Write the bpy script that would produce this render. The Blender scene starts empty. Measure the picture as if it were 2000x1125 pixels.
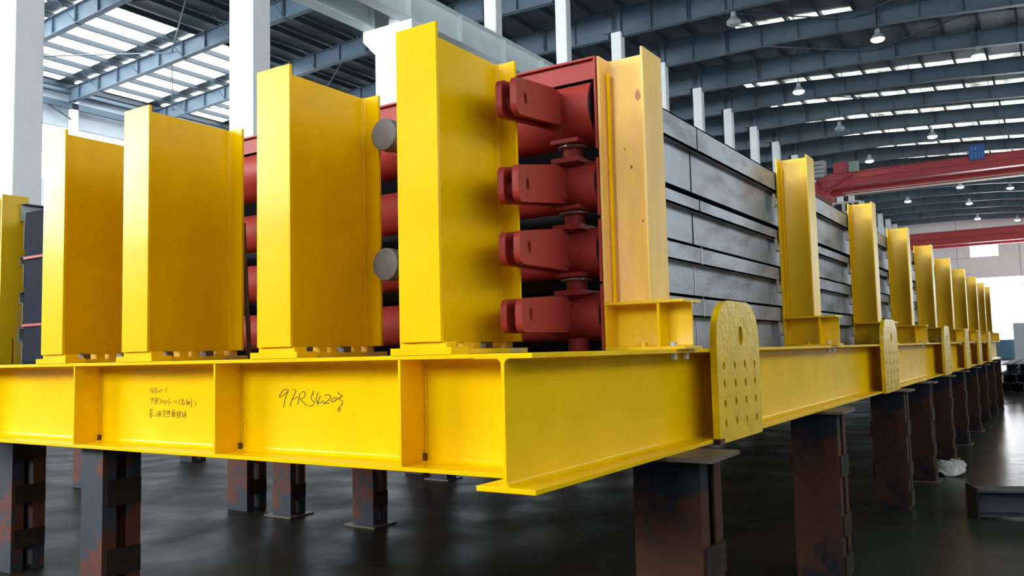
import bpy, bmesh, math, random
from mathutils import Vector, Matrix
random.seed(7)
S = bpy.context.scene
COL = S.collection
Z0 = 1.6            # floor is z=0; the frame is written with z=0 at the beam top

# ------------------------------------------------------------ camera, world, exposure
cam = bpy.data.cameras.new('camera')
camo = bpy.data.objects.new('camera', cam); COL.objects.link(camo)
F_PX = 1658.622
ROT = [[0.543511, -0.051036, -0.837849], [-0.83907, -0.061098, -0.540582], [-0.023602, 0.996826, -0.07603]]           # rows: world axes expressed in camera axes
CPOS = [-2.3122, -1.5362, 0.001]
cam.sensor_fit = 'HORIZONTAL'; cam.sensor_width = 36.0; cam.lens = F_PX/2000*36.0
cam.clip_start = 0.05; cam.clip_end = 400
M = Matrix(((ROT[0][0],ROT[0][1],ROT[0][2],CPOS[0]),(ROT[1][0],ROT[1][1],ROT[1][2],CPOS[1]),
            (ROT[2][0],ROT[2][1],ROT[2][2],CPOS[2]+Z0),(0,0,0,1)))
camo.matrix_world = M
S.camera = camo

w = bpy.data.worlds.new('sky'); S.world = w; w.use_nodes = True
bg = w.node_tree.nodes['Background']; bg.inputs[0].default_value = (0.75,0.87,1,1); bg.inputs[1].default_value = 1.0

L_LEFT_GABLE = 48.0      # daylight through the glazing behind and to the left
L_RIGHT_GABLE = 15.5
L_SKY_LEFT = 8.0
L_SKY_RIGHT = 1.5
L_SIDE_RIGHT = 4.0
L_DOOR = 14.0
vs = S.view_settings
vs.view_transform = 'Standard'; vs.look = 'None'; vs.exposure = 0.0; vs.gamma = 1.0; vs.use_curve_mapping = False
S.cycles.max_bounces = 7; S.cycles.diffuse_bounces = 4; S.cycles.glossy_bounces = 3
S.cycles.use_denoising = True; S.cycles.sample_clamp_indirect = 6
S.cycles.caustics_reflective = False; S.cycles.caustics_refractive = False

# ------------------------------------------------------------ materials
def mat(name, col, rough=.5, metal=0., var=.08, vscale=3., bump=0., bscale=40., second=None, s_scale=1.5, s_lo=.5, s_hi=.56,
        coat=0., rvar=0., stretch=(1,1,1), spec=.5):
    m = bpy.data.materials.new(name); m.use_nodes = True
    N = m.node_tree.nodes; L = m.node_tree.links; b = N['Principled BSDF']
    tc = N.new('ShaderNodeTexCoord'); mp = N.new('ShaderNodeMapping'); mp.inputs['Scale'].default_value = stretch
    L.new(tc.outputs['Object'], mp.inputs[0])
    nz = N.new('ShaderNodeTexNoise'); nz.inputs['Scale'].default_value = vscale; nz.inputs['Detail'].default_value = 5
    L.new(mp.outputs[0], nz.inputs['Vector'])
    rp = N.new('ShaderNodeMapRange'); rp.inputs[1].default_value=.3; rp.inputs[2].default_value=.7
    rp.inputs[3].default_value = 1-var; rp.inputs[4].default_value = 1+var
    L.new(nz.outputs[0], rp.inputs[0])
    mx = N.new('ShaderNodeMix'); mx.data_type='RGBA'; mx.inputs[0].default_value=1; mx.blend_type='MULTIPLY'
    mx.inputs[6].default_value = (*col,1)
    if second:
        n2 = N.new('ShaderNodeTexNoise'); n2.inputs['Scale'].default_value=s_scale; n2.inputs['Detail'].default_value=6; n2.inputs['Roughness'].default_value=.6
        L.new(mp.outputs[0], n2.inputs['Vector'])
        r2 = N.new('ShaderNodeMapRange'); r2.inputs[1].default_value=s_lo; r2.inputs[2].default_value=s_hi
        L.new(n2.outputs[0], r2.inputs[0])
        m2 = N.new('ShaderNodeMix'); m2.data_type='RGBA'
        m2.inputs[6].default_value=(*col,1); m2.inputs[7].default_value=(*second,1)
        L.new(r2.outputs[0], m2.inputs[0]); L.new(m2.outputs[2], mx.inputs[6])
    L.new(rp.outputs[0], mx.inputs[7]); L.new(mx.outputs[2], b.inputs['Base Color'])
    b.inputs['Roughness'].default_value=rough; b.inputs['Metallic'].default_value=metal
    b.inputs['Coat Weight'].default_value=coat; b.inputs['Coat Roughness'].default_value=.15
    b.inputs['Specular IOR Level'].default_value=spec
    if rvar:
        r3 = N.new('ShaderNodeMapRange'); r3.inputs[1].default_value=.3; r3.inputs[2].default_value=.7
        r3.inputs[3].default_value=max(.03,rough-rvar); r3.inputs[4].default_value=rough+rvar
        L.new(nz.outputs[0], r3.inputs[0]); L.new(r3.outputs[0], b.inputs['Roughness'])
    if bump:
        n4 = N.new('ShaderNodeTexNoise'); n4.inputs['Scale'].default_value=bscale; n4.inputs['Detail'].default_value=4
        L.new(mp.outputs[0], n4.inputs['Vector'])
        bp = N.new('ShaderNodeBump'); bp.inputs['Strength'].default_value=bump; bp.inputs['Distance'].default_value=.01
        L.new(n4.outputs[0], bp.inputs['Height']); L.new(bp.outputs[0], b.inputs['Normal'])
    return m
def emit(name, col, st, dirt=0):
    m = bpy.data.materials.new(name); m.use_nodes=True; N=m.node_tree.nodes; L=m.node_tree.links
    N.remove(N['Principled BSDF']); e=N.new('ShaderNodeEmission'); e.inputs[0].default_value=(*col,1); e.inputs[1].default_value=st
    if dirt:      # weathered translucent panels pass uneven daylight
        tc=N.new('ShaderNodeTexCoord'); nz=N.new('ShaderNodeTexNoise'); nz.inputs['Scale'].default_value=.9; nz.inputs['Detail'].default_value=6
        r=N.new('ShaderNodeMapRange'); r.inputs[1].default_value=.35; r.inputs[2].default_value=.65; r.inputs[3].default_value=st*(1-dirt); r.inputs[4].default_value=st*(1+dirt)
        L.new(tc.outputs['Object'],nz.inputs['Vector']); L.new(nz.outputs[0],r.inputs[0]); L.new(r.outputs[0],e.inputs[1])
    L.new(e.outputs[0], N['Material Output'].inputs[0])
    return m

YEL = mat('yellow_gloss_paint', (.86,.53,.001), .24, 0, .06, 2.5, .05, 25, rvar=.05, spec=.08)
YEL2 = mat('yellow_runny_paint', (.76,.49,.003), .26, 0, .10, 9, .5, 22, spec=.3, second=(.55,.36,.04), s_scale=7, s_lo=.62, s_hi=.74)
YEL3 = mat('yellow_scuffed_paint', (.84,.53,.01), .30, 0, .08, 6, .12, 30, spec=.25, second=(.62,.42,.2), s_scale=2.6, s_lo=.60, s_hi=.66, stretch=(1,1,.35))
YELP = mat('chalky_worn_yellow_paint', (.90,.60,.13), .45, 0, .10, 7, .12, 30, second=(.88,.56,.26), s_scale=2.2, s_lo=.42, s_hi=.62, stretch=(1,1,.25), spec=.15)
RED = mat('red_oxide_primer', (.34,.038,.028), .5, 0, .10, 5, .1, 60, spec=.25)
GALV = mat('grey_scaled_steel_sheet', (.32,.345,.37), .42, .3, .22, 2.6, .3, 14, second=(.13,.13,.12), s_scale=3.4, s_lo=.46, s_hi=.70, stretch=(.6,1,1.6))
CAPG = mat('dark_grey_plastic_cap', (.19,.19,.205), .55, 0, .12, 14)
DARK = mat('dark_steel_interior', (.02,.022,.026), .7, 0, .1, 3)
STEELB = mat('bare_bolt_steel', (.5,.47,.4), .4, .6, .1, 20)
FOIL = mat('silver_tape', (.7,.7,.72), .28, .9, .2, 60, .8, 80)
TREST = mat('rusty_grey_trestle_paint', (.038,.042,.052), .6, 0, .12, 3, .15, 25, spec=.2, second=(.10,.033,.020), s_scale=1.7, s_lo=.47, s_hi=.485)
TRESTD = mat('dark_trestle_steel', (.026,.020,.017), .6, 0, .2, 6, .15, 25, spec=.12)
PLATE = mat('mill_scale_plate', (.12,.095,.08), .5, .3, .2, 6)
WHITE = mat('white_concrete_paint', (.90,.93,.94), .6, 0, .03, 2, .1, 25)
WHITEW = mat('white_wall_paint', (.88,.88,.88), .6, 0, .04, .4)
SHEETW = mat('pale_cladding_sheet', (.50,.56,.60), .5, 0, .04, .6)
BEAMC = mat('pale_cyan_runway_paint', (.80,.90,.90), .45, 0, .04, 1)
RAFT = mat('blue_grey_roof_steel', (.088,.132,.175), .45, 0, .06, 1)
SHEET = mat('grey_roof_sheet', (.16,.20,.225), .5, .2, .22, .8, .3, 6)
CRED = mat('crane_red_paint', (.45,.045,.05), .45, 0, .05, 1)
CLIGHT = mat('crane_rail_light_paint', (.75,.70,.62), .5)
CBLUE = mat('blue_sign_paint', (.02,.12,.42), .5)
CPALE = mat('pale_sign_lettering', (.25,.45,.7), .5)
CGREY = mat('grey_cabinet_paint', (.42,.47,.47), .5)
CGREEN = mat('grey_green_mesh', (.25,.33,.28), .6, 0, .4, 30)
GLASSD = mat('dark_cab_glass', (.03,.05,.07), .15)
INK = mat('black_marker_ink', (.035,.022,.012), .6)
RAG = mat('white_plastic_bag', (.62,.6,.56), .4, 0, .15, 20, .5, 30)
PILE = mat('dark_bar_stock', (.04,.045,.055), .6, .2, .3, 3)
RUST = mat('rust_brown_scale', (.10,.035,.02), .8, 0, .3, 30)
RUSTY = mat('brown_stain', (.38,.17,.05), .6, 0, .4, 60)
BLUEBOX = mat('faded_blue_paint', (.10,.22,.32), .5)
FLOOR = mat('dark_green_grey_floor', (.021,.018,.014), .42, 0, .25, 1.4, .4, 2.6, second=(.012,.011,.010), s_scale=.5, s_lo=.45, s_hi=.65, rvar=.13, spec=.04)
def polish_lane(m):      # traffic lane beside the frame is worn smoother and greener than the rest
    N=m.node_tree.nodes; L=m.node_tree.links; b=N['Principled BSDF']
    tc=N.new('ShaderNodeTexCoord'); sx=N.new('ShaderNodeSeparateXYZ'); L.new(tc.outputs['Object'],sx.inputs[0])
    nz=N.new('ShaderNodeTexNoise'); nz.inputs['Scale'].default_value=.7; L.new(tc.outputs['Object'],nz.inputs['Vector'])
    ad=N.new('ShaderNodeMath'); ad.operation='MULTIPLY_ADD'; ad.inputs[1].default_value=1.2; L.new(nz.outputs[0],ad.inputs[0]); L.new(sx.outputs[1],ad.inputs[2])
    up=N.new('ShaderNodeMapRange'); up.inputs[1].default_value=.75; up.inputs[2].default_value=.25; L.new(ad.outputs[0],up.inputs[0])
    rough=b.inputs['Roughness'].links[0].from_socket; col=b.inputs['Base Color'].links[0].from_socket
    mr=N.new('ShaderNodeMix'); mr.data_type='FLOAT'; mr.inputs[3].default_value=.23
    L.new(up.outputs[0],mr.inputs[0]); L.new(rough,mr.inputs[2]); L.new(mr.outputs[0],b.inputs['Roughness'])
    mc=N.new('ShaderNodeMix'); mc.data_type='RGBA'; mc.inputs[7].default_value=(.034,.038,.030,1)
    L.new(up.outputs[0],mc.inputs[0]); L.new(col,mc.inputs[6]); L.new(mc.outputs[2],b.inputs['Base Color'])
polish_lane(FLOOR)
E_LG = emit('left_gable_daylight', (.90,.95,1), L_LEFT_GABLE)
E_RG = emit('right_gable_daylight', (.93,.97,1), L_RIGHT_GABLE)
E_SL = emit('skylight_bright', (.90,.97,1), L_SKY_LEFT)
E_SR = emit('skylight_dim', (.95,1,.88), L_SKY_RIGHT, .75)
E_CL = emit('clerestory_daylight', (.92,.97,1), 3.0)
PURL = mat('dark_purlin_steel', (.035,.052,.07), .5, 0, .06, 1)
TREST_SHADE = mat('shaded_trestle_paint', (.016,.018,.024), .6, 0, .12, 3, .15, 25, second=(.062,.026,.015), s_scale=1.25, s_lo=.43, s_hi=.47, spec=.12)  # darker copy of the trestle paint: shade under the side beam put into the colour
DRIP = mat('highlighted_paint_run', (.95,.78,.35), .2)  # real paint runs, with their highlights painted in as a pale colour
NAVY = mat('dark_navy_steel', (.010,.013,.022), .8, spec=.1)
E_SD = emit('side_window_daylight', (.85,.93,1), L_SIDE_RIGHT)
E_DR = emit('far_door_daylight', (.96,.98,1), L_DOOR)
E_LC = emit('lamp_cool', (.80,1,.95), 8)
E_LW = emit('lamp_warm', (1,.62,.45), 3.0)

# ------------------------------------------------------------ mesh helpers
class MB:
    def __init__(s): s.bm = bmesh.new()
    def box(s, x0,x1,y0,y1,z0,z1):
        v=[s.bm.verts.new(p) for p in ((x0,y0,z0),(x1,y0,z0),(x1,y1,z0),(x0,y1,z0),(x0,y0,z1),(x1,y0,z1),(x1,y1,z1),(x0,y1,z1))]
        for f in ((0,3,2,1),(4,5,6,7),(0,1,5,4),(1,2,6,5),(2,3,7,6),(3,0,4,7)): s.bm.faces.new([v[i] for i in f])
        return s
    def prism(s, prof, fn, a, b):     # prof: list of (u,v); fn(u,v,t)->xyz
        n=len(prof); A=[s.bm.verts.new(fn(u,v,a)) for u,v in prof]; B=[s.bm.verts.new(fn(u,v,b)) for u,v in prof]
        s.bm.faces.new(A); s.bm.faces.new(B[::-1])
        for i in range(n): s.bm.faces.new([A[i],B[i],B[(i+1)%n],A[(i+1)%n]])
        return s
    def loft(s, rings, caps=True):
        R=[[s.bm.verts.new(p) for p in r] for r in rings]; n=len(R[0])
        for a,b in zip(R,R[1:]):
            for i in range(n):
                f=s.bm.faces.new([a[i],b[i],b[(i+1)%n],a[(i+1)%n]]); f.smooth=True
        if caps: s.bm.faces.new(R[0][::-1]); s.bm.faces.new(R[-1])
        return s
    def rod(s, p, q, r, n=12, r2=None):
        p=Vector(p); q=Vector(q); d=(q-p).normalized()
        a=d.orthogonal().normalized(); b=d.cross(a); r2=r if r2 is None else r2
        rg=lambda c,rr:[c+(a*math.cos(t)+b*math.sin(t))*rr for t in [2*math.pi*i/n for i in range(n)]]
        return s.loft([rg(p,r),rg(q,r2)])
    def lathe(s, o, ax, prof, n=32):  # prof: (dist along axis, radius)
        o=Vector(o); d=Vector(ax).normalized(); a=d.orthogonal().normalized(); b=d.cross(a)
        return s.loft([[o+d*h+(a*math.cos(t)+b*math.sin(t))*max(r,1e-4) for t in [2*math.pi*i/n for i in range(n)]] for h,r in prof])
    def mesh(s, name):
        bmesh.ops.recalc_face_normals(s.bm, faces=s.bm.faces[:])
        me=bpy.data.meshes.new(name); s.bm.to_mesh(me); s.bm.free(); return me
def autosmooth(me, ang=35):
    me.set_sharp_from_angle(angle=math.radians(ang))
def obj(name, mb, material, parent=None, label=None, loc=None, bevel=0):
    me = mb.mesh(name) if isinstance(mb, MB) else mb
    if not me.materials: me.materials.append(material)
    o=bpy.data.objects.new(name, me); COL.objects.link(o)
    try: autosmooth(me)
    except Exception: pass
    if loc: o.location=loc
    if parent: o.parent=parent
    else: o.location.z += Z0
    if label: o['label']=label
    if bevel:
        bv=o.modifiers.new('edge','BEVEL'); bv.width=bevel; bv.segments=2; bv.limit_method='ANGLE'; bv.angle_limit=math.radians(50)
    return o
def thing(name, label, cat, loc=(0,0,0), rotz=0, group=None):
    o=bpy.data.objects.new(name,None); COL.objects.link(o); o.empty_display_size=.1
    o.location=(loc[0],loc[1],loc[2]+Z0); o.rotation_euler=(0,0,rotz); o['label']=label; o['category']=cat
    if group: o['group']=group
    return o
def tag(o, label, cat, group=None):
    o['label']=label; o['category']=cat
    if group: o['group']=group
    return o
def struct(o): o['kind']='structure'; return o
def dup(root, loc=None, label=None, dz=True):
    def cp(o, par):
        c=o.copy(); COL.objects.link(c); c.parent=par
        for ch in [k for k in KIDS.get(o.name,[])]: cp(ch,c)
        return c
    KIDS={}
    for o in COL.objects:
        if o.parent: KIDS.setdefault(o.parent.name,[]).append(o)
    r=cp(root,None)
    if loc: r.location=(loc[0],loc[1],loc[2]+Z0)
    if label: r['label']=label
    return r
def hprof(wd, dp, tw, tf, r=.012):   # section: flange width along u, depth along v, centred
    h=wd/2; d=dp/2; t=tw/2; i=d-tf
    q=[(-h,-d),(h,-d),(h,-i)]
    def fil(cx,cy,a0,a1):
        return [(cx+r*math.cos(a0+(a1-a0)*k/3), cy+r*math.sin(a0+(a1-a0)*k/3)) for k in range(4)]
    q+=fil(t+r,-i+r,-math.pi/2,-math.pi); q+=fil(t+r,i-r,math.pi,math.pi/2)
    q+=[(h,i),(h,d),(-h,d),(-h,i)]
    q+=fil(-t-r,i-r,math.pi/2,0); q+=fil(-t-r,-i+r,0,-math.pi/2)
    q+=[(-h,-i)]
    return q
def holed(name, outline, holes, th, material):
    """2D outline (list of xy) with round holes (x,y,r[,ry]) extruded by th; local xy plane, z thickness centred"""
    cu=bpy.data.curves.new(name,'CURVE'); cu.dimensions='2D'; cu.fill_mode='BOTH'; cu.extrude=th/2; cu.bevel_depth=0
    def sp(pts):
        s=cu.splines.new('POLY'); s.points.add(len(pts)-1)
        for p,q in zip(s.points,pts): p.co=(q[0],q[1],0,1)
        s.use_cyclic_u=True
    sp(outline)
    for h in holes:
        ry=h[3] if len(h)>3 else h[2]
        sp([(h[0]+h[2]*math.cos(t),h[1]+ry*math.sin(t)) for t in [-2*math.pi*i/16 for i in range(16)]])
    t=bpy.data.objects.new('tmp',cu); COL.objects.link(t)
    dg=bpy.context.evaluated_depsgraph_get(); dg.update()
    me=bpy.data.meshes.new_from_object(t.evaluated_get(dg)); bpy.data.objects.remove(t)
    me.materials.clear(); me.materials.append(material); me.name=name
    return me
def strokes(name, lines, x, r, material, parent):
    mb=MB()
    for ln in lines:
        for a,b in zip(ln,ln[1:]):
            p=Vector((x,a[0],a[1])); q=Vector((x,b[0],b[1]))
            if (q-p).length<1e-5: continue
            mb.rod(p,q,r,5)
    return obj(name, mb, material, parent)

# ------------------------------------------------------------ the hall
XA,XB,YA,YB = -14.0,100.0,-11.0,38.0
FZ=-1.6
PITCH=4.671; X0=29.25
def zr(y): return 14.55-.075*(13.5-y) if y<13.5 else 14.55-.045*(y-13.5)
struct(obj('floor', MB().box(XA-1,XB+1,YA-1,YB+1,FZ-.2,FZ), FLOOR))
# walls
mb=MB()
mb.box(XB,XB+.25,YA,-4.5,FZ,14.6).box(XB,XB+.25,6.2,YB,FZ,14.6).box(XB,XB+.25,-4.5,6.2,6.7,9.0)
mb.box(XB,XB+.25,-4.5,3.6,9.0,10.6).box(XB,XB+.25,-4.5,6.2,10.6,14.6)
wb=struct(obj('wall_back', mb, WHITEW))
mb=MB()
for z in (3.2,7.2,8.9,11.2): mb.box(XB-.03,XB,6.2,YB,z,z+.06)
for y in (1.6,7.4,13,18.6,24.2): mb.box(XB-.03,XB,y,y+.08,5.6,14)
obj('panel_joint', mb, SHEETW, wb, 'pale grey panel joint lines', loc=(0,0,0))
struct(obj('door_1', MB().box(XB+.05,XB+.12,-4.5,6.2,FZ,6.7), E_DR))
struct(obj('window_1', MB().box(XB+.05,XB+.12,3.6,6.2,9.0,10.6), E_DR))
# front gable (behind the camera)
mb=MB()
mb.box(XA-.25,XA,YA,YB,11.0,14.6).box(XA-.25,XA,YA,YB,FZ,2.2).box(XA-.25,XA,YA,-7,2.2,11).box(XA-.25,XA,8.4,16.5,2.2,11).box(XA-.25,XA,37,YB,2.2,11).box(XA-.25,XA,16.5,37,2.2,4.9).box(XA-.25,XA,16.5,37,10,11)
mb.box(XA-.25,XA,-7,-1,2.2,11).box(XA-.25,XA,-1,8.4,9.0,11).box(XA-.25,XA,-1,8.4,2.2,3.4)
struct(obj('wall_front', mb, WHITEW))
def glazing(name, axis, pos, a0,a1,z0,z1, em, nx, nz, t=.04):
    f=MB(); g=MB()
    B=(lambda m,u0,u1,w0,w1,d0,d1: m.box(d0,d1,u0,u1,w0,w1)) if axis=='x' else (lambda m,u0,u1,w0,w1,d0,d1: m.box(u0,u1,d0,d1,w0,w1))
    for i in range(nx+1):
        u=a0+(a1-a0)*i/nx; B(f,u-t,u+t,z0,z1,pos-.06,pos+.06)
    for j in range(nz+1):
        z=z0+(z1-z0)*j/nz; B(f,a0,a1,z-t,z+t,pos-.055,pos+.055)
    B(g,a0,a1,z0,z1,pos-.01,pos+.01)
    o=struct(obj(name,g,em)); obj('window_frame', f, SHEETW, o, loc=(0,0,0)); return o
glazing('window_2','x',XA-.1,16.5,37,4.9,10.0,E_LG,6,3)
glazing('window_3','x',XA-.1,-1,8.4,3.4,9.0,E_RG,5,3)
# side walls
mb=MB().box(XA,XB,YB,YB+.25,FZ,8.6).box(XA,XB,YB,YB+.25,11.3,14.0)
struct(obj('wall_left', mb, SHEETW))
glazing('window_4','y',YB+.08,XA,XB,8.6,11.3,E_CL,40,2)
mb=MB().box(XA,XB,YA-.25,YA,FZ,4.0).box(XA,XB,YA-.25,YA,7.5,13.0)
struct(obj('wall_right', mb, WHITEW))
glazing('window_5','y',YA-.08,XA,XB,4.0,7.5,E_SD,40,2)

# ceiling: sheets with rafters and purlins
mb=MB()
mb.prism([(YA-.3,zr(YA)+.0),(13.5,zr(13.5)),(YB+.3,zr(YB)),(YB+.3,zr(YB)+.12),(13.5,zr(13.5)+.12),(YA-.3,zr(YA)+.12)], lambda u,v,t:(t,u,v), XA-.3, XB+.3)
ceil=struct(obj('ceiling', mb, SHEET))
GAP=.27
def rafter(sign):
    """web + flanges + stiffeners + fly braces, local x=0"""
    m=MB()
    if sign<0: ys=[13.3,7.4,2.5,-3,YA+.05]; dp=[1.28,.84,.70,.78,1.2]
    else: ys=[13.7,19,25,31,YB-.05]; dp=[1.28,.86,.74,.74,.70]
    top=[(y,zr(y)-GAP) for y in ys]; bot=[(y,zr(y)-GAP-d) for y,d in zip(ys,dp)]
    poly=top+bot[::-1]
    m.prism(poly, lambda u,v,t:(t,u,v), -.012,.012)
    for line,s in ((top,-1),(bot,1)):
        for (ya,za),(yb,zb) in zip(line,line[1:]):
            m.prism([(ya,za),(yb,zb),(yb,zb+s*.03),(ya,za+s*.03)], lambda u,v,t:(t,u,v), -.13,.13)
    y=ys[0]; st=1.55*(-1 if sign<0 else 1); k=0
    def zb(y):
        for (ya,za),(yb,zb_) in zip(bot,bot[1:]):
            if min(ya,yb)-1e-6<=y<=max(ya,yb)+1e-6: return za+(zb_-za)*(y-ya)/(yb-ya)
        return bot[-1][1]
    while (y+st>YA+.4) if sign<0 else (y+st<YB-.4):
        y+=st; k+=1
        m.box(-.12,.12,y-.012,y+.012,zb(y)+.03,zr(y)-GAP-.03)
        if k%4==2: m.box(-.13,.13,y-.09,y-.06,zb(y)-.02,zr(y)-GAP)
        if k%2==0: m.rod((0,y,zb(y)+.03),(-.95,y,zr(y)-.2),.016,5).rod((0,y,zb(y)+.03),(.95,y,zr(y)-.2),.016,5)
    return m.mesh('rafter')
rr=rafter(-1); rl=rafter(1)
KS=list(range(-9,16))
for k in KS:
    for me in (rr,rl):
        o=obj('rafter', me, RAFT, ceil, loc=(X0+k*PITCH,0,0))
def purlin_mesh():
    return MB().box(XA,XB,-.035,.035,-.25,-.03).box(XA,XB,-.035,.04,-.26,-.235).mesh('purlin')
pm=purlin_mesh()
y=YA+.6; n=0
ny=[]
while y<YB: ny.append(y); y+=1.38
for y in ny: obj('purlin', pm, PURL, ceil, loc=(0,y,zr(y)))
# roof bracing tubes between rafters
for (ka,ya,kb,yb) in ((-3,22,-2,30),(-2,30,-1,36.5),(-2,20,-3,28),(-3,36,-2,30),(0,12,1,5),(1,5,0,-1),(1,12,2,5),(2,5,1,-1),(3,12,4,5),(-1,24,0,31),(0,31,-1,36)):
    a=(X0+ka*PITCH,ya,zr(ya)-.55); b=(X0+kb*PITCH,yb,zr(yb)-.55)
    obj('brace_tube', MB().rod(a,b,.03,6), RAFT, ceil, loc=(0,0,0))
# eave beam along the left wall with knee braces
obj('eave_beam', MB().box(XA,XB,YB-.35,YB-.2,12.15,12.45).box(XA,XB,YB-.3,YB-.02,12.9,13.0), RAFT, ceil, loc=(0,0,0))
nwin=6
for k in KS[:-1]:
    x=X0+k*PITCH
    if x+.2<XA: continue
    y0,y1=(28.4 if k<=-2 else 30.8),37.7
    m=MB(); m.prism([(y0,zr(y0)-.025),(y1,zr(y1)-.025),(y1,zr(y1)-.005),(y0,zr(y0)-.005)], lambda u,v,t:(t,u,v), x+.12,x+4.05)
    struct(obj('window_%d'%nwin, m, E_SL)); nwin+=1
    if k==1 or k>=3:
        y0,y1=(-8.0,12.4) if k>2 else (5.0,9.9)
        m=MB(); m.prism([(y0,zr(y0)-.025),(y1,zr(y1)-.025),(y1,zr(y1)-.005),(y0,zr(y0)-.005)], lambda u,v,t:(t,u,v), x+.12,x+2.2)
        struct(obj('window_%d'%nwin, m, E_SR)); nwin+=1

# ------------------------------------------------------------ white column row
YC=13.55
def make_column():
    t=thing('concrete_column','', 'column')
    obj('lower_shaft', MB().box(-.25,.25,-.40,.40,FZ,8.3), WHITE, t, bevel=.02)
    obj('corbel', MB().prism([(-.40,8.3),(-.92,8.75),(-.92,9.05),(.85,9.05),(.85,8.75),(.40,8.3)], lambda u,v,x:(x,u,v), -.25,.25), WHITE, t, bevel=.02)
    obj('upper_shaft', MB().box(-.18,.18,-.5,-.03,9.05,13.2), WHITE, t, bevel=.03)
    obj('rafter_seat', MB().box(-.14,.14,-.46,-.06,13.2,14.28).box(-.14,.14,-.3,.35,13.25,13.9), RAFT, t, 'dark grey steel seat bolted on top')
    return t
names=['first white column at left edge of the photo, rising out of frame',
 'white column between the third and second yellow uprights from the right, rising out of frame',
 'white column whose corbel shows above the rightmost tall yellow upright',
 'white column shaft standing above the pale runway beam, nearest one',
 'white column shaft rising behind the red top channel out of frame',
 'white column top between red channel and bright corner post',
 'white column top just right of the bright corner post']
col0=make_column()
lab={-5:names[0],-4:names[1],-3:names[2],-2:names[3],-1:names[4],0:names[5],1:names[6],
 2:'white column top above the grey module rail, first of four descending there',
 3:'white column top above the grey module rail, second of four descending there',
 4:'white column top above the grey module rail, third of four descending there',
 5:'white column top nearest the second side post, beside its top edge'}
first=True
xs={-5:5.25,-4:10.33}
for k in range(-6,16):
    x=xs.get(k, X0+k*PITCH+.3*(-1 if k>=3 else (1 if False else 0))*0)
    l=lab.get(k)
    if k==-6: l='white concrete column beside the camera, outside the photo on the left'
    if l is None: l='white column far down the hall, number %d beyond the second side post'%(k-5)
    if first: col0.location=(x,YC,Z0); col0['label']=l; col0['group']='row of white concrete columns'; first=False
    else: dup(col0,(x,YC,0),l)
# runway beams
def runway(y,label,x0=XA,x1=XB):
    t=thing('crane_runway_beam',label,'crane rail beam',(0,y,0))
    obj('beam', MB().prism(hprof(.40,.86,.03,.03,.02), lambda u,v,x:(x,u,v+9.49), x0,x1), BEAMC, t)
    m=MB(); x=x0+1
    while x<x1: m.box(x-.01,x+.01,-.19,.19,9.09,9.89); x+=PITCH/2
    obj('stiffener', m, BEAMC, t)
    t.children[-1]['kind']='stuff' if False else ''
    del t.children[-1]['kind']
    obj('rail', MB().box(x0,x1,-.035,.035,9.92,10.02).box(x0,x1,-.07,.07,9.92,9.94), PLATE, t, 'rusty crane rail')
    return t
runway(12.86,'pale cyan crane runway beam on the near side of the column row')
runway(14.17,'pale crane runway beam on the far side of the column row')
runway(-10.2,'crane runway beam along the right wall, outside the photo')
# wall columns of the left bay
wc=thing('wall_column','slim white wall column under the roof rafter, left of the tall uprights','column',group='slim columns along the far left wall')
obj('shaft', MB().box(-.16,.16,-.3,.0,FZ,12.6), WHITE, wc); obj('knee_brace', MB().rod((0,-.2,11.6),(-1.6,-.2,12.3),.05,6), RAFT, wc, 'dark diagonal knee brace')
wc.location=(X0-2*PITCH+.15,YB-.05,Z0)
for k in (-4,-3,-1,0,1,2,3,4,5,6):
    dup(wc,(X0+k*PITCH+.15,YB-.05,0),'slim white wall column on the far left wall, hidden bay %d'%(k+5))

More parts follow.
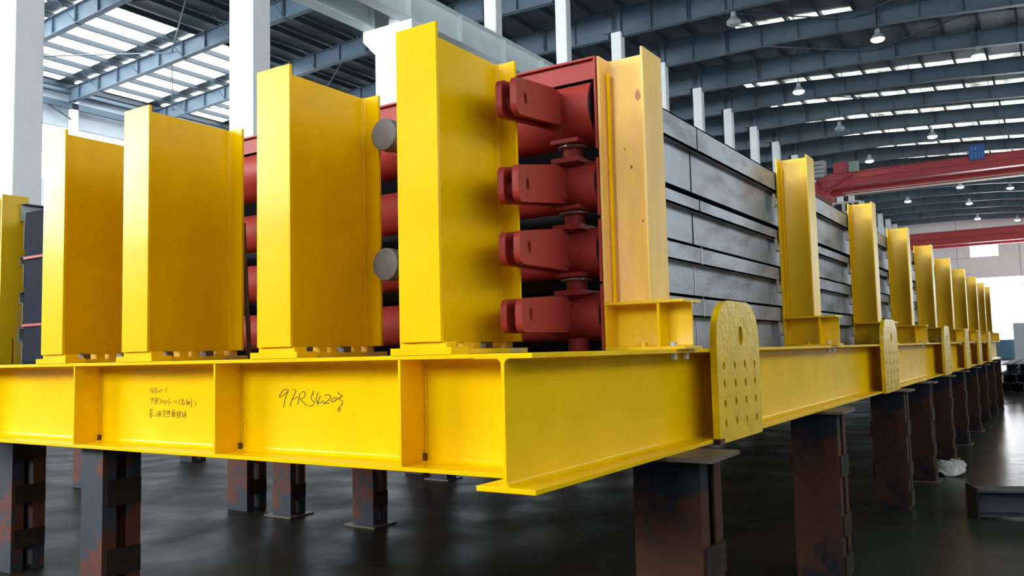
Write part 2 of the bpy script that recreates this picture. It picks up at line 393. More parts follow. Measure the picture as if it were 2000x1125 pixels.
# ------------------------------------------------------------ yellow frame
# marker strokes on the end beam web, (y, z) in metres
WRITING_LARGE = [[(1.4616,-0.1464),(1.4751,-0.1409),(1.4887,-0.1418),(1.5051,-0.1513),(1.5202,-0.1665),(1.5244,-0.1759),(1.5189,-0.1787),(1.5025,-0.172),(1.4698,-0.153),(1.4643,-0.1483),(1.478,-0.168),(1.489,-0.1944),(1.4959,-0.2245)],[(1.4401,-0.1417),(1.4267,-0.1426),(1.4134,-0.1481),(1.4161,-0.1528),(1.4322,-0.1752),(1.443,-0.1939),(1.4485,-0.207),(1.4507,-0.2182)],[(1.4417,-0.1874),(1.4189,-0.1816),(1.4029,-0.1749)],[(1.3869,-0.1572),(1.3923,-0.1693),(1.399,-0.1897),(1.4045,-0.2111)],[(1.3776,-0.1553),(1.3658,-0.1507),(1.3553,-0.1561),(1.3554,-0.1672),(1.366,-0.1802),(1.3897,-0.1859),(1.3687,-0.1986),(1.3505,-0.2113),(1.3479,-0.2168)],[(1.3019,-0.1467),(1.3085,-0.1614),(1.3177,-0.1761),(1.3177,-0.1852),(1.3087,-0.1925),(1.2972,-0.1978),(1.2972,-0.2051),(1.3089,-0.2135),(1.3271,-0.2174),(1.3361,-0.2129),(1.3361,-0.2111)],[(1.3098,-0.1632),(1.2982,-0.1613)],[(1.2737,-0.1548),(1.2828,-0.174),(1.2881,-0.1886),(1.2831,-0.1986),(1.2703,-0.2021),(1.255,-0.2001),(1.2396,-0.1899)],[(1.2572,-0.1692),(1.2676,-0.1829),(1.2754,-0.1976),(1.278,-0.2085),(1.2729,-0.2103)],[(1.2318,-0.1691),(1.2217,-0.1645),(1.2041,-0.1652),(1.1954,-0.1715),(1.1992,-0.1805),(1.2144,-0.1915),(1.2423,-0.2044),(1.2246,-0.2015),(1.2045,-0.2022)],[(1.1593,-0.1766),(1.1742,-0.1785),(1.1893,-0.1858),(1.1931,-0.193),(1.1869,-0.1975),(1.1719,-0.1928),(1.1594,-0.1837),(1.1593,-0.1766)],[(1.1516,-0.1515),(1.1492,-0.1586),(1.137,-0.1648),(1.1235,-0.17),(1.1396,-0.1764),(1.1508,-0.1837),(1.1348,-0.1871),(1.1238,-0.1941),(1.1251,-0.203),(1.1376,-0.2156),(1.1475,-0.2229),(1.1562,-0.2329)],[(1.1475,-0.2229),(1.1389,-0.2272),(1.1402,-0.2335),(1.1526,-0.239)]]
WRITING_SMALL = [[(2.4922,-0.1371),(2.5009,-0.1468),(2.5096,-0.1575)],[(2.4781,-0.135),(2.4885,-0.1489),(2.4919,-0.1596),(2.4883,-0.1649),(2.4795,-0.1617),(2.4814,-0.1553),(2.4884,-0.1553)],[(2.4641,-0.1381),(2.4672,-0.1637)],[(2.4658,-0.1382),(2.4501,-0.1392),(2.4483,-0.1445),(2.4622,-0.1499),(2.4533,-0.1551),(2.455,-0.1626),(2.469,-0.1648)],[(2.4325,-0.1508),(2.4394,-0.1551),(2.4376,-0.1604),(2.4289,-0.1593),(2.4273,-0.154),(2.4325,-0.1508)],[(2.4135,-0.1423),(2.4185,-0.1613)],[(2.4117,-0.1518),(2.3945,-0.1507)],[(2.3682,-0.1369),(2.3761,-0.1622)],[(2.4827,-0.1884),(2.4967,-0.1917),(2.5037,-0.1982),(2.4983,-0.2024),(2.4843,-0.1958),(2.4791,-0.1915),(2.4877,-0.2065),(2.4981,-0.2216)],[(2.4721,-0.1915),(2.4546,-0.1892),(2.4666,-0.2063),(2.4735,-0.2202)],[(2.4719,-0.2074),(2.4545,-0.2019)],[(2.4493,-0.1934),(2.4526,-0.2104),(2.4576,-0.2253)],[(2.4494,-0.1923),(2.4355,-0.1911),(2.4336,-0.1996),(2.4492,-0.2072),(2.4351,-0.2218)],[(2.4146,-0.1952),(2.4179,-0.2079),(2.4202,-0.2206)],[(2.4024,-0.2014),(2.4075,-0.2078),(2.404,-0.2141),(2.3954,-0.2119),(2.3955,-0.2045),(2.4024,-0.2014)],[(2.3887,-0.2034),(2.3784,-0.2022),(2.38,-0.2096),(2.3902,-0.2192),(2.3748,-0.2179)],[(2.3664,-0.2031),(2.3715,-0.2095),(2.3663,-0.2147),(2.3595,-0.2093),(2.3664,-0.2031)],[(2.3546,-0.1946),(2.3409,-0.1966),(2.3527,-0.2051),(2.3425,-0.2112),(2.3458,-0.2197),(2.3576,-0.2251)],[(2.3424,-0.2133),(2.3255,-0.2111)],[(2.3003,-0.2024),(2.3087,-0.2088),(2.3019,-0.2139),(2.2902,-0.2106),(2.2869,-0.2044),(2.3003,-0.2024)],[(2.252,-0.1936),(2.2652,-0.2062),(2.2667,-0.2187),(2.2517,-0.2247)],[(2.2486,-0.2019),(2.2238,-0.1996)],[(2.2272,-0.1913),(2.2369,-0.208),(2.2468,-0.2184)],[(2.2353,-0.2121),(2.2335,-0.2245)],[(2.2353,-0.2121),(2.222,-0.2119),(2.2219,-0.2233),(2.2335,-0.2245)],[(2.1976,-0.1941),(2.2073,-0.2076)],[(2.2024,-0.2055),(2.2055,-0.2241)],[(2.1958,-0.2044),(2.1957,-0.2198)],[(2.1958,-0.2044),(2.1828,-0.2043),(2.1826,-0.2197)],[(2.1893,-0.2074),(2.1908,-0.2177),(2.1973,-0.224)],[(2.1876,-0.2177),(2.181,-0.2238)],[(2.1746,-0.2032),(2.1752,-0.2175)],[(2.1634,-0.1887),(2.1632,-0.2153),(2.1663,-0.2338),(2.1712,-0.2298)],[(2.1471,-0.2008),(2.1292,-0.2129),(2.1292,-0.2231),(2.1501,-0.2284)],[(2.5029,-0.2494),(2.5099,-0.2602)],[(2.5046,-0.2547),(2.4941,-0.2524)],[(2.4906,-0.2481),(2.4975,-0.2578)],[(2.4923,-0.2535),(2.4818,-0.2522)],[(2.5098,-0.2644),(2.4869,-0.2619),(2.4886,-0.2704),(2.5079,-0.2719),(2.5113,-0.2794),(2.4849,-0.2778),(2.4901,-0.2875)],[(2.4992,-0.2621),(2.4987,-0.2983)],[(2.4989,-0.2834),(2.5094,-0.2922)],[(2.4728,-0.2712),(2.4605,-0.2699)],[(2.4778,-0.2841),(2.4569,-0.2826)],[(2.4398,-0.259),(2.4484,-0.2676),(2.4362,-0.2674),(2.4482,-0.2782),(2.4343,-0.2758)],[(2.4499,-0.2856),(2.4325,-0.281)],[(2.4311,-0.2588),(2.4155,-0.2575),(2.4223,-0.2692),(2.4119,-0.269),(2.4256,-0.2841),(2.4325,-0.2884)],[(2.4276,-0.2609),(2.4291,-0.2778),(2.4394,-0.2875)],[(2.4257,-0.2735),(2.4117,-0.2869)],[(2.3813,-0.2485),(2.4001,-0.253)],[(2.3966,-0.2561),(2.3948,-0.2603)],[(2.388,-0.2549),(2.3873,-0.2591)],[(2.3778,-0.2526),(2.3828,-0.259)],[(2.4016,-0.2688),(2.4017,-0.2636),(2.3742,-0.262),(2.3759,-0.2673)],[(2.3964,-0.2708),(2.3793,-0.2695),(2.3877,-0.2791),(2.3996,-0.2888)],[(2.3947,-0.274),(2.3843,-0.2811),(2.3722,-0.2872)],[(2.3675,-0.2577),(2.3539,-0.2554)],[(2.3607,-0.2513),(2.3604,-0.2744),(2.3656,-0.2724)],[(2.3673,-0.2682),(2.3538,-0.2638)],[(2.3521,-0.2575),(2.3403,-0.2562),(2.3418,-0.2698),(2.3367,-0.2739)],[(2.3454,-0.2511),(2.347,-0.2636),(2.3536,-0.2742)],[(2.3504,-0.2637),(2.3435,-0.2678)],[(2.3655,-0.2807),(2.3688,-0.2871)],[(2.357,-0.2816),(2.3552,-0.2868)],[(2.3485,-0.2814),(2.345,-0.2866)],[(2.34,-0.2802),(2.3348,-0.2874)],[(2.3234,-0.2507),(2.2982,-0.2472)],[(2.3116,-0.2495),(2.3149,-0.2589)],[(2.3216,-0.2601),(2.3213,-0.2851)],[(2.3216,-0.2601),(2.2981,-0.2586),(2.2978,-0.2835),(2.3213,-0.2851)],[(2.3139,-0.2599),(2.3136,-0.2839)],[(2.3058,-0.2594),(2.3055,-0.2837)],[(2.3138,-0.2683),(2.3057,-0.2677)],[(2.3137,-0.2755),(2.3056,-0.2754)],[(2.2846,-0.2646),(2.2713,-0.2633)],[(2.2774,-0.2541),(2.2776,-0.2935)],[(2.2779,-0.2686),(2.2845,-0.2791)],[(2.2762,-0.2686),(2.2712,-0.2737)],[(2.268,-0.2581),(2.2481,-0.2567)],[(2.2624,-0.2538),(2.2623,-0.2611)],[(2.2537,-0.2533),(2.2537,-0.2603)],[(2.2656,-0.2632),(2.2655,-0.2736)],[(2.2656,-0.2632),(2.2503,-0.2623),(2.2502,-0.2726),(2.2655,-0.2736)],[(2.2656,-0.268),(2.2503,-0.2675)],[(2.2688,-0.2788),(2.2462,-0.2773)],[(2.2579,-0.274),(2.2594,-0.2828),(2.2693,-0.2912)],[(2.2578,-0.2807),(2.2444,-0.2907)],[(2.2413,-0.2679),(2.2282,-0.2656)],[(2.2348,-0.2575),(2.2346,-0.2802)],[(2.2412,-0.2834),(2.2264,-0.278)],[(2.2232,-0.2635),(2.2101,-0.2622),(2.21,-0.2735)],[(2.2264,-0.2749),(2.2051,-0.2734)],[(2.2167,-0.2551),(2.2166,-0.2736),(2.2279,-0.2883)],[(2.2159,-0.2757),(2.2082,-0.2899)]]
XE=.265; W=5.93; XEND=24.2; HB=.45
def iv(u,v,t): return (t,u,v)
def side_beam(y, label, lugs, sgn):
    t=thing('side_beam',label,'steel beam',(0,y,0))
    obj('h_section', MB().prism(hprof(.23,HB,.014,.018,.02), lambda u,v,x:(x,u,v-HB/2), 0,XEND), YEL, t, bevel=.002)
    for xa,xb in lugs:
        x=(xa+xb)/2
        obj('stiffener', MB().box(x-.006,x+.006,-.117 if sgn<0 else .008,-.008 if sgn<0 else .117,-HB+.018,-.018), YEL, t)
    return t
LUGS=[(1.62,2.29),(6.12,6.90),(10.85,11.60),(13.95,14.65),(16.6,17.3),(19.3,20.0)]
sb=side_beam(0,'long yellow steel side beam running from the near corner to the right',LUGS,-1)
sb2=side_beam(W,'long yellow side beam at the hidden far side of the frame',LUGS,1)
def lug_mesh(wd):
    h=wd/2; R=min(.2,wd*.3); top=.235; bot=-HB-.004
    out=[(-h,bot),(h,bot)]
    out+=[(h-R+R*math.cos(a),top-R+R*math.sin(a)) for a in [math.pi/2*i/8 for i in range(9)]]
    out+=[(-h+R+R*math.cos(a),top-R+R*math.sin(a)) for a in [math.pi/2+math.pi/2*i/8 for i in range(9)]]
    holes=[(.03*wd/.67,.06,.034,.050)]
    for zz in (-.085,-.175,-.265,-.365):
        for i,u in enumerate((-.36,-.12,.12,.36)):
            holes.append((u*wd,zz+random.uniform(-.004,.004),.0155,.021))
    return holed('lifting_plate',out,holes,.034,YEL2)
for i,(xa,xb) in enumerate(LUGS):
    me=lug_mesh(xb-xa)
    for p,yy in ((sb,-.117-.017),(sb2,.117+.017)):
        o=obj('lifting_plate', me, YEL2, p, 'rounded yellow lifting plate with one large hole and sixteen bolt holes', loc=((xa+xb)/2,yy,0))
        o.rotation_euler=(math.pi/2,0,0)
# rust spot and weld drips on the first plate
obj('rust_spot', MB().box(1.62,1.68,-.152,-.117,-.458,-.430), RUST, sb, 'rust brown corner patch')
def drips(seed, x, z0, z1, wd, n, parent):
    r=random.Random(seed); m=MB()
    for i in range(n):
        a=Vector((x+r.uniform(-wd,wd),-.1535,r.uniform(z0,z1)))
        for k in range(4):
            b=a+Vector((r.uniform(.0,.03),0,-r.uniform(.008,.03))); m.rod(a,b,.0011,5); a=b
    return obj('paint_drip', m, DRIP, parent, 'raised runs of yellow paint, coloured pale as highlights')
drips(3,1.93,-.40,.20,.26,12,sb)
# end beam
eb=thing('end_beam','yellow steel end beam across the front of the frame with marker writing','steel beam',(XE,0,0))
BW=.33; WX=BW/2
obj('h_section', MB().prism(hprof(BW,HB,.013,.017,.024), lambda u,v,y:(u+WX,y,v-HB/2), .012,W-.012), YEL, eb, bevel=.002)
for y in (.668,1.79,2.955,4.2,5.2):
    m=MB()
    for s in (0,1):
        xa,xb=(.004,WX-.006) if s==0 else (WX+.006,BW-.004)
        c=.03
        pts=[(xa,-HB+.017),(xb-c,-HB+.017),(xb,-HB+.017+c),(xb,-.017-c),(xb-c,-.017),(xa,-.017)] if s==0 else [(xb,-HB+.017),(xa+c,-HB+.017),(xa,-HB+.017+c),(xa,-.017-c),(xa+c,-.017),(xb,-.017)]
        m.prism(pts, lambda u,v,t:(u,t,v), y-.006,y+.006)
    st=obj('stiffener', m, YEL, eb, 'flat yellow stiffener plate')
    mw=MB(); z=-.40; r=random.Random(int(y*100))
    while z<-.05:
        mw.rod((WX-.010,y-.010,z),(WX-.008+r.uniform(-.003,.003),y-.012,z+.022),.005,6); z+=.02
    obj('weld_bead', mw, YEL2, st, 'bumpy yellow weld bead')
    obj('rust_spot', MB().box(WX-.03,WX-.008,y-.014,y-.007,-.425,-.395), RUST, st, 'small brown rust spot in the notch')
hw1=strokes('handwriting', WRITING_LARGE, WX-.0075, .0016, INK, eb)
hw1['label']='large black marker writing 97R54203'
hw2=strokes('handwriting', WRITING_SMALL, WX-.0075, .0010, INK, eb)
hw2['label']='three small lines of black marker writing'
eb2=thing('end_beam','yellow steel end beam at the far end of the frame','steel beam',(XEND-.4,0,0))
obj('h_section', MB().prism(hprof(BW,HB,.013,.017,.024), lambda u,v,y:(u+WX,y,v-HB/2), .012,W-.012), YEL, eb2)
# hidden cross beams
for i,x in enumerate((3.85,8.7,13.2,17.6,21.5)):
    t=tag(obj('cross_beam', MB().prism(hprof(.2,.42,.01,.014,.012), lambda u,v,y:(u,y,v-.24), .012,W-.012), YEL, loc=(x,0,0)),
      'yellow cross beam under the modules, %s from the front'%('first','second','third','fourth','fifth')[i],'steel beam','cross beams under the modules')

# tall uprights on the end beam
CW=.215; CT=1.31
def upright(yc, label, CD=.60, ztop=CT, CW=CW):
    t=thing('tall_upright',label,'steel upright',(XE,yc,0),group='tall yellow uprights on the end beam')
    z0=.05
    prof=hprof(CW,CD,.011,.016,.02)
    obj('h_section', MB().prism(prof, lambda u,v,z:(v+CD/2+.003,u,z), z0,ztop), YEL, t, bevel=.0015)
    obj('base_plate', MB().box(-.004,.11,-.155,.145,.0,.028), YEL, t, 'thick base plate under the front flange')
    obj('sole_plate', MB().box(.02,.09,-.115,.115,.028,.05), YEL, t)
    obj('rear_strip', MB().box(.12,CD+.03,-.11,.10,.002,.022), YEL3, t, 'dull yellow packing strip')
    for i in range(6):
        x=.17+i*.08; obj('packer', MB().box(x,x+.040+.01*(i%2),-.03,.03,.022,.050), YEL3 if i%3 else PLATE, t)
    return t
upright(.56,'tallest looking yellow H-section upright, beside the red lugs',.588,CW=.205)
upright(1.388,'tall yellow H-section upright left of the two grey pipe caps',.60)
upright(2.415,'tall yellow H-section upright above the small three-line writing')
upright(3.184,'leftmost of the four tall yellow uprights on the end beam')

# side posts
def side_post(xc, yo, s, label, ztop, detail=1, paint=None):
    """yo: y of outer flange face; s=+1 inner direction is +y, -1 mirrored"""
    t=thing('side_post',label,'steel post',(xc,yo,0),group='yellow side posts on stub beams')
    d=.235; fw=.216; zs=.222
    Y=lambda v: v*s
    prof=hprof(fw,d,.010,.012,.016)
    obj('h_section', MB().prism(prof, lambda u,v,z:(u,Y(v+d/2),z), zs,ztop), paint or YEL3, t, bevel=.0015)
    if detail: obj('flat_bar', MB().box(-.045,-.035,min(Y(d-.032),Y(d-.018)),max(Y(d-.032),Y(d-.018)),zs,ztop-.07), YEL, t, 'bright yellow flat bar in the corner')
    # stub beam along y
    y0,y1=-.15,d+.0
    sp=hprof(.22,zs,.010,.014,.010)
    obj('stub_beam', MB().prism(sp, lambda u,v,q:(u,Y(q),v+zs/2), y0,y1), YEL3, t, bevel=.001)
    m=MB()
    for q in (-.03,):
        a,b=sorted((Y(q-.006),Y(q+.006)))
        m.box(-.105,-.005,a,b,.014,zs-.014).box(.005,.105,a,b,.014,zs-.014)
    obj('stiffener', m, YEL, t)
    a,b=sorted((Y(d-.012),Y(d)))
    obj('stub_end_plate', MB().box(-.105,.105,a,b,.014,zs-.014), YEL3, t)
    for (dx,dy) in ((-.07,-.08),(.07,-.08),(-.07,.06),(.07,.06)):
        a=Vector((dx,Y(dy),0))
        obj('nut', MB().lathe(a+Vector((0,0,-.046)),(0,0,1),[(0,.017),(.027,.017)],6), STEELB, t)
        obj('bolt_head', MB().lathe(a+Vector((0,0,.014)),(0,0,1),[(0,.018),(.018,.018)],6), STEELB if dy<0 else YEL3, t)
    return t
PX=[1.323,4.31,6.90,9.2,11.5,13.9,16.5,19.1,21.3,23.3]
ordn=['corner','second','third','fourth','fifth','sixth','seventh','eighth','ninth','tenth']
for i,x in enumerate(PX):
    side_post(x,0,1,('pale scuffed yellow corner post on a stub beam beside the red headers' if i==0 else
      'yellow side post on a stub beam, %s along the right-hand side beam from the corner'%ordn[i]), 1.39 if i==0 else 1.44, i<4, YELP if i==0 else None)
cp=[o for o in COL.objects if o.name=='side_post'][0]
rr_=random.Random(4)
for (yy,zz,ra) in ((.075,1.20,.021),(.12,.86,.008),(.07,.60,.007),(.15,.95,.006)):
    pts=[(yy+ra*rr_.uniform(.6,1.15)*math.cos(t)*.8,zz+ra*rr_.uniform(.7,1.2)*math.sin(t)*1.3) for t in [2*math.pi*k/14 for k in range(14)]]
    obj('rust_spot', MB().prism(pts, lambda u,v,t:(t,u,v), -.0062,-.0050), RUSTY, cp, 'brown rust stain on the web')
for i,x in enumerate(PX):
    side_post(x,W,-1,('yellow post on a stub at the left edge of the photo' if i==0 else
      'yellow side post on the hidden far side beam, %s from the front'%ordn[i]), 1.40, 0)

# ------------------------------------------------------------ heating surface modules
YS=.245
LAY=[(0.0,.308,.185,.300),(.318,.612,.497,.602),(.628,.905,.815,.895),(.945,1.335,1.187,1.335)]
HZ=[.166,.478,.802,1.168]; HR=[.114,.118,.119,.160]; HX=1.35
MX0=1.215
mlab=['bottom','second lowest','second highest','topmost']
for i,((z0,z1,r0,r1),hz,hr) in enumerate(zip(LAY,HZ,HR)):
    t=thing('heating_surface_module','grey steel sided module with red header, %s of the stack of four'%mlab[i],'boiler module',(0,0,z0),group='stacked boiler modules')
    h=z1-z0; ra=r0-z0; rb=min(r1-z0,h); yn=YS; yf=W-YS
    for (ya,s) in ((yn,1),(yf,-1)):
        A=lambda p,q: (min(ya+s*p,ya+s*q),max(ya+s*p,ya+s*q))
        m=MB(); a,b=A(.05,.065); m.box(1.36,XEND-.7,a,b,.0,ra)
        sp=obj('side_panel', m, GALV, t)
        m=MB(); a,b=A(.0,.014); m.box(1.36,XEND-.7,a,b,ra,rb); a,b=A(.0,.065); m.box(1.36,XEND-.7,a,b,ra,ra+.008).box(1.36,XEND-.7,a,b,rb-.008,rb)
        obj('side_rail', m, GALV, t, 'projecting grey rail above the panel')
        if s>0:
            for j,px in enumerate(PX[:6]):
                x=(px+PX[j+1])/2-.27
                m=MB(); m.box(x-.006,x+.006,yn-.002,yn+.0,ra,rb).box(x-.006,x+.006,yn+.047,yn+.05,0,ra)
                sm=obj('panel_seam', m, TRESTD if i>1 else STEELB, sp, 'vertical weld seam')
                # clips next to the posts
                xx=PX[j+1]-.20
                m=MB().box(xx,xx+.05,yn-.012,yn,ra*.45,ra*.45+.10).rod((xx+.03,yn-.03,ra*.5),(xx+.03,yn,ra*.5),.01,8).box(xx-.03,xx-.024,yn+.04,yn+.05,0,ra)
                obj('clip', m, STEELB, t)
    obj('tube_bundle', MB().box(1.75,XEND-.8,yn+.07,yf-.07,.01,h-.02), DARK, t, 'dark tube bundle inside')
    # header
    hy0,hy1=.272,4.15
    prof=[(0,hr*.80),(.004,hr),(.01,hr)]+[(hy1-hy0-.03,hr),(hy1-hy0,hr*.8)]
    m=MB().lathe((HX,hy0,hz-z0),(0,1,0),prof,48)
    hd=obj('header', m, RED, t, 'red oxide painted header pipe')
    obj('header_end', MB().lathe((HX,hy0-.001,hz-z0),(0,1,0),[(0,hr*.97),(.003,hr*.97)],40), DARK, hd, 'dark disc at the end of the header')  # thin dark disc across the near end of the pipe
    # lugs: two plates, from the tip back to the pipe
    (tt,tb),(rt,rb)=[((.222,.082),(.262,.092)),((.505,.366),(.578,.388)),((.782,.625),(.884,.716)),((.1,.1),(.1,.1))][i] if i<3 else ((1.153,.994),(1.246,1.092))
    th=math.atan2(.128,.60); tipx=.600
    L=(HX-hr*.80-tipx)/math.cos(th); R=.045; lz=(tt+tb)/2-z0; zt=tt-z0-lz; zb=tb-z0-lz
    out=[(L,rb-z0-lz),(L,rt-z0-lz),(L*.80,rt-z0-lz-.003)]
    out+=[(R+R*math.cos(q),zt-R+R*math.sin(q)) for q in [math.pi/2+math.pi/2*k/6 for k in range(7)]]
    out+=[(R+R*math.cos(q),zb+R+R*math.sin(q)) for q in [math.pi+math.pi/2*k/6 for k in range(7)]]
    pl=holed('lug_plate', out[::-1], [(.115,.008,.021,.026)], .028, RED)
    for yy in (.315,.388):
        o=obj('lug_plate', pl, RED, hd, 'rounded red lug plate with a pin hole', loc=(tipx,yy,lz)); o.rotation_euler=(math.pi/2,0,th)
    for yy in (.315,.388):
        xw=HX-hr; yw=yy+(xw-tipx)*math.tan(th)
        obj('weld_bead', MB().box(xw-.045,xw+.03,yw-.020,yw+.014,rb-z0+.016,rt-z0-.016), RED, hd, 'pale raised weld at the lug root', bevel=.006)
    # nozzles down to the header below
    if i<3:
        ztop_=LAY[i+1][0]-z0; zh=hz+hr-z0
        ns=obj('nozzle', MB().rod((HX-.04,.425,zh-.02),(HX-.04,.425,ztop_),.05,20), RED, hd, 'short vertical red nozzle stub')
        obj('nozzle_collar', MB().box(HX-.13,HX+.05,.35,.50,zh-.012,zh+.012), RED, ns)
    if i>0:
        zup=hz-hr-z0
        nz=obj('nozzle', MB().rod((HX-.04,.425,0),(HX-.04,.425,zup+.02),.05,20), RED, hd, 'short vertical red nozzle pipe')
        obj('nozzle_collar', MB().box(HX-.13,HX+.05,.35,.50,zup-.004,zup+.016), RED, nz)
        obj('tape', MB().lathe((HX-.04,.425,zup-.022),(0,0,1),[(0,.062),(.004,.078),(.014,.074),(.018,.05)],20), FOIL, nz, 'crumpled silver tape')
    else:
        obj('nozzle', MB().rod((HX-.04,.425,.0),(HX-.04,.425,hz-hr+.01),.05,20), RED, hd)
    if i in (1,3):
        cz=(.445 if i==1 else 1.087)-z0
        obj('capped_pipe', MB().rod((.83,1.205,cz),(HX-.05,1.205,cz),.072,28), RED, hd)
        obj('pipe_cap', MB().lathe((.80,1.205,cz),(1,0,0),[(0,.070),(.004,.078),(.012,.080),(.06,.080)],36), CAPG, hd, 'round dark grey plastic pipe cap')
    if i==3:
        top=1.392-z0; y0,y1=.25,4.15
        obj('top_channel', MB().box(1.225,1.237,y0,y1,top-.112,top-.01).box(1.205,1.40,y0,y1,top-.010,top).box(1.225,1.34,y0,y1,top-.112,top-.102), RED, t, 'red steel channel along the top front edge')
    # red end plates beside the posts
    obj('end_plate', MB().box(1.200,1.36,.237,.245,0.003,h+(.055 if i==3 else 0)), RED, t, 'thin red vertical end plate')
# second bank at the far side
t=thing('module_end_frame','dark navy module end between the left edge post and the leftmost tall upright','boiler module',(0,0,0))
obj('end_panel', MB().box(1.27,1.7,4.35,5.43,.02,1.22), NAVY, t)
for z in (.30,.84): obj('red_strip', MB().box(1.255,1.27,4.35,5.43,z,z+.02), RED, t)
# loose bar in the gap
tag(obj('steel_bar', MB().rod((1.02,2.445,.03),(1.00,2.475,.80),.014,8), PLATE, loc=(0,0,0)),'thin grey steel bar standing in the gap between the second and third uprights','bar')

# ------------------------------------------------------------ trestles
def trestle(x0,y0,wx,wy,ztop,label,group,cap=None,base=None,battens=(.30,.72,1.1),paint=None):
    t=thing('steel_trestle',label,'trestle',(x0,y0,FZ),group=group)
    H=ztop-FZ; zb=0; zt=H
    if base: obj('base_plate', MB().box(-base,wx+base,-base,wy+base,0,.016), PLATE, t, 'thin steel base plate'); zb=.016
    if cap: obj('cap_plate', MB().box(*cap,H-.018,H), PLATE, t, 'brown steel cap plate'); zt=H-.018
    fl=wx*.36; th=.012
    for (xa,d) in ((0,1),(wx,-1)):
        m=MB(); bx=lambda a,b,c,e: m.box(min(xa+d*a,xa+d*b),max(xa+d*a,xa+d*b),c,e,zb,zt)
        bx(0,th,0,wy); bx(th,fl,0,th); bx(th,fl,wy-th,wy)
        obj('channel', m, paint or TREST, t)
    for zf in battens:
        z=H-zf
        if z<.1: continue
        for yy in (-.012,wy):
            obj('batten', MB().box(.02,wx-.005,yy,yy+.012,z-.07,z+.07), TRESTD, t, 'dark batten plate')
    return t
SX=[1.19,3.80,6.74,8.60,10.65,12.7,15.0,17.2,19.5,21.9]
gs='trestles under the right-hand side beam'
for i,x in enumerate(SX):
    trestle(x,-.205,.26,.31,-HB,('nearest rusty steel trestle under the first lifting plate, with a wide cap plate' if i==0 else
        'steel trestle under the right-hand side beam, %s from the corner'%ordn[i]),gs,
        cap=(-.14,.22,-.105,.25) if i==0 else (-.05,.31,-.06,.32), base=.05 if i in (3,4,5,6) else None, battens=(.47,.92) if i==0 else (.38,.78,1.05),paint=TREST_SHADE)
for i,x in enumerate(SX):
    yb=5.36 if i==0 else W-.15
    trestle(x-.02,yb,.26,.31,-HB,('dark trestle with two battens at the bottom left edge of the photo' if i==0 else
        'steel trestle under the hidden far side beam, %s from the front'%ordn[i]),'trestles under the far side beam', battens=(.22,.56,.9))
trestle(.35,2.81,.225,.20,-HB,'half grey, half rust red trestle under the end beam below the small writing','trestles under the end beam',battens=(.25,.62,1.0))
for (x,y,l) in ((3.76,5.10,'left of the two slim trestles standing behind the end beam in the floor shade'),(3.76,3.99,'right of the two slim trestles standing behind the end beam in the floor shade'),
                (6.43,5.16,'slim trestle deeper under the frame, only its base plate in view'),(8.8,2.9,'slim trestle hidden deep under the middle of the frame')):
    trestle(x,y,.20,.26,-HB,l,'slim trestles under the cross beams',base=.06,battens=(.5,.9))
for (x,y,l) in ((3.95,9.05,'dark trestle on the floor beyond the frame, behind the lower left gap'),(4.6,9.9,'second dark trestle on the floor beyond the frame, farther left'),(6.3,10.1,'dark trestle far back on the floor beyond the frame')):
    trestle(x,y,.26,.3,-.5,l,'trestles beyond the frame',battens=(.3,.7))

# ------------------------------------------------------------ floor items
a=math.radians(-71.7)
bt=thing('steel_beam','dark H-beam with an end plate lying on the floor at the right edge','steel beam',(6.68,-.735,FZ),rotz=a)
obj('h_section', MB().prism(hprof(.30,.235,.012,.018,.01), lambda u,v,t:(t,u,v+.135), .02,6.0), PILE, bt)
obj('end_plate', MB().box(0,.02,-.19,.19,0,.275), TRESTD, bt, 'flat dark end plate')
r=random.Random(5)
for k in range(22):
    row=k//8; j=k%8
    L_=9+r.uniform(-1,1); x=28.5+r.uniform(-.4,.4); y=.25-(j*.36)-row*.12+r.uniform(-.05,.05); z=FZ+row*.30
    m=MB().prism(hprof(.28,.28,.02,.025,.01), lambda u,v,t:(t,u,v+.14), 0,L_)
    tag(obj('steel_bar_stock', m, PILE, loc=(x,y,z)),'dark rolled steel section lying in the pile beyond the frame end','steel section','pile of dark steel sections')
# crumpled bag
m=MB(); rg=[]
for i in range(9):
    u=i/8; rr_=.17*math.sin(math.pi*min(max(u,.03),.97))**.6
    rg.append([Vector((9.15+.36*u, -.30+rr_*math.cos(t)*1.0+.02*math.sin(5*t+i), FZ+.005+max(0,(.085+.02*math.sin(3*t+i*1.7))*(1+math.sin(t))*math.sin(math.pi*min(max(u,.05),.95))))) for t in [2*math.pi*k/18 for k in range(18)]])
m.loft(rg)
tag(obj('plastic_bag', m, RAG, loc=(0,0,0)),'crumpled whitish bag lying on the floor beside a trestle','bag')
# far stores
def boxthing(name,label,cat,x0,x1,y0,y1,z0,z1,material,ribs=6):
    t=thing(name,label,cat,(x0,y0,z0)); obj('body', MB().box(0,x1-x0,0,y1-y0,0,z1-z0), material, t, bevel=.03)
    m=MB()
    for i in range(ribs): 
        yy=(y1-y0)*(i+.5)/ribs; m.box(-.03,0,yy-.08,yy+.08,.1,z1-z0-.1)
    obj('rib', m, material, t); return t
boxthing('storage_container','faded blue container standing low by the far wall','container',84,87,2.0,8.2,FZ,.15,BLUEBOX)
boxthing('wrapped_crate','pale grey crate on the floor beside the blue container','crate',80,83,-3.5,1.9,FZ,1.5,SHEETW,5)

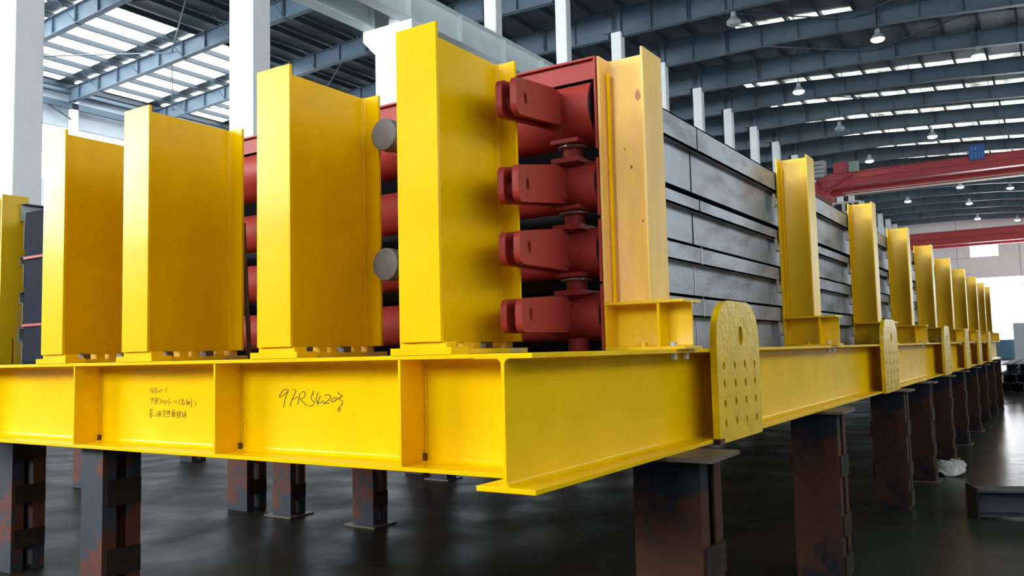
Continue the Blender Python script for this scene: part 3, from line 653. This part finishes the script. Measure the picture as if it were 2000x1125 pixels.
# ------------------------------------------------------------ cranes
def crane(xa,xb,yend,z0,label,full=True,hz=.85,zrail=10.02):
    t=thing('overhead_crane',label,'crane',(xa,0,0))
    y0=-9.2; dx=xb-xa
    for x in (0,dx):
        g=obj('girder', MB().box(x-.28,x+.28,y0,yend,z0,z0+hz), CRED, t)
        obj('girder_lip', MB().box(x-.36,x-.28,y0,yend,z0+hz*.50,z0+hz*.56).box(x-.38,x+.38,y0,yend,z0+hz,z0+hz+.04), CRED, g)
        if full and x>0: obj('light_strip', MB().box(x-.42,x-.28,y0,yend-1.0,z0-.06,z0+.02).box(x-.34,x-.28,y0,yend-.8,z0+.12,z0+.17), CLIGHT, g, 'pale strip along the lower girder edge')
    obj('end_carriage', MB().box(-1.0,dx+1.0,yend,yend+.5,z0-.45,z0+.35), CRED, t)
    obj('end_carriage', MB().box(-1.0,dx+1.0,y0-.6,y0,z0-.45,z0+.35), CRED, t)
    for x in (-.6,dx+.6):
        obj('wheel', MB().lathe((x,12.70,zrail+.25),(0,1,0),[(0,.25),(.18,.25)],20), TRESTD, t)
        obj('wheel', MB().lathe((x,-10.25,zrail+.25),(0,1,0),[(0,.25),(.18,.25)],20), TRESTD, t)
    if full:
        c=obj('control_cabinet', MB().box(-.5,.3,11.5,12.45,z0+.75,z0+1.9), CGREY, t, 'pale grey electrical cabinet with horizontal bands')
        m=MB()
        for k in range(3): m.box(-.52,-.5,11.5,12.45,z0+1.0+k*.28,z0+1.04+k*.28)
        obj('cabinet_band', m, TRESTD, c)
        obj('mesh_panel', MB().box(-.5,-.4,9.25,9.9,z0+.85,z0+1.55), CGREEN, t, 'grey green mesh box')
        obj('motor_frame', MB().box(-.45,.2,10.1,10.9,z0+.85,z0+1.6).box(-.5,-.44,10.3,10.7,z0+1.0,z0+1.45), CRED, t)
        s=obj('sign_board', MB().box(-.46,-.40,1.85,2.72,z0+.62,z0+1.55), CBLUE, t, 'blue sign board with faint pale characters')
        m=MB(); rr=random.Random(9)
        for row,(zz,hh) in enumerate(((z0+1.25,.16),(z0+.75,.30))):
            for q in range(4 if row else 2):
                yy=2.6-q*.19
                for k in range(3): m.box(-.468,-.46,yy-.12,yy,zz+hh*k/2-.012,zz+hh*k/2+.012)
                m.box(-.468,-.46,yy-.07,yy-.05,zz,zz+hh)
        obj('sign_marks', m, CPALE, s)
        cb=obj('operator_cab', MB().box(dx-.4,dx+.5,10.0,11.9,z0-1.25,z0-.5), CLIGHT, t, 'white framed cab under the crane end')
        m=MB()
        for (a_,b_) in ((11.25,11.75),(10.55,11.0),(10.12,10.4)): m.box(dx-.43,dx-.4,a_,b_,z0-1.15,z0-.65)
        obj('cab_window', m, GLASSD, cb)
        obj('diagonal_brace', MB().rod((-.35,9.8,z0+.7),(-.35,11.6,z0-.35),.09,8), CRED, t)
    return t
crane(58.2,62.0,11.95,10.78,'red double girder overhead crane with a blue sign and grey cabinet')
crane(90.0,93.0,12.0,9.50,'hazy red overhead crane girder near the far end wall',full=False,hz=1.25)

# ------------------------------------------------------------ hanging lamps
lp=None
def lamp(x,y,z,label,m,off=False):
    t=thing('high_bay_lamp',label,'lamp',(x,y,z),group='high bay lamps under the rafters')
    obj('reflector', MB().lathe((0,0,0),(0,0,1),[(.0,.27),(.06,.26),(.16,.17),(.24,.10),(.40,.09),(.44,.03)],24), CGREY, t)
    obj('lens', MB().lathe((0,0,-.07),(0,0,1),[(-.05,.12),(-.02,.21),(.02,.26),(.068,.27)],24), (CGREY if off else m), t, None if off else 'glowing lamp lens')
    obj('hanger', MB().rod((0,0,.44),(0,0,zr(y)-.1-z),.015,6), TRESTD, t)
LP=[(33.55,3.94,'warm glowing lamp, largest and nearest under the roof',E_LW,0),(38.77,8.36,'cool lamp left of the warm lamp and slightly lower',E_LC,0),
 (38.32,.76,'cool lamp right of the warm lamp near the right edge',E_LC,0),(57.5,8.53,'lamp just above the left end of the red crane',E_LC,0),
 (52.76,4.2,'small lamp above the middle of the red crane',E_LC,0),(28.4,8.1,'unlit lamp above and left of the lit ones',E_LC,1),
 (76.8,8.9,'leftmost lit lamp below the red crane',E_LC,0),(81.7,4.64,'second lit lamp below the red crane, in the middle',E_LC,0),
 (91.6,4.74,'lamp just above the far end wall, left one',E_LC,0),(95.5,1.53,'lamp just above the far end wall, at the right edge',E_LC,0),
 (72.3,4.5,'lit lamp close under the red crane girder, middle',E_LC,0),(75.5,1.25,'lit lamp close under the red crane girder, right',E_LC,0),(47.4,8.3,'unlit lamp left of the middle rafters',E_LC,1)]
for x,y,l,m,off in LP: lamp(x,y,12.15 if x<90 else 12.0,l,m,off)
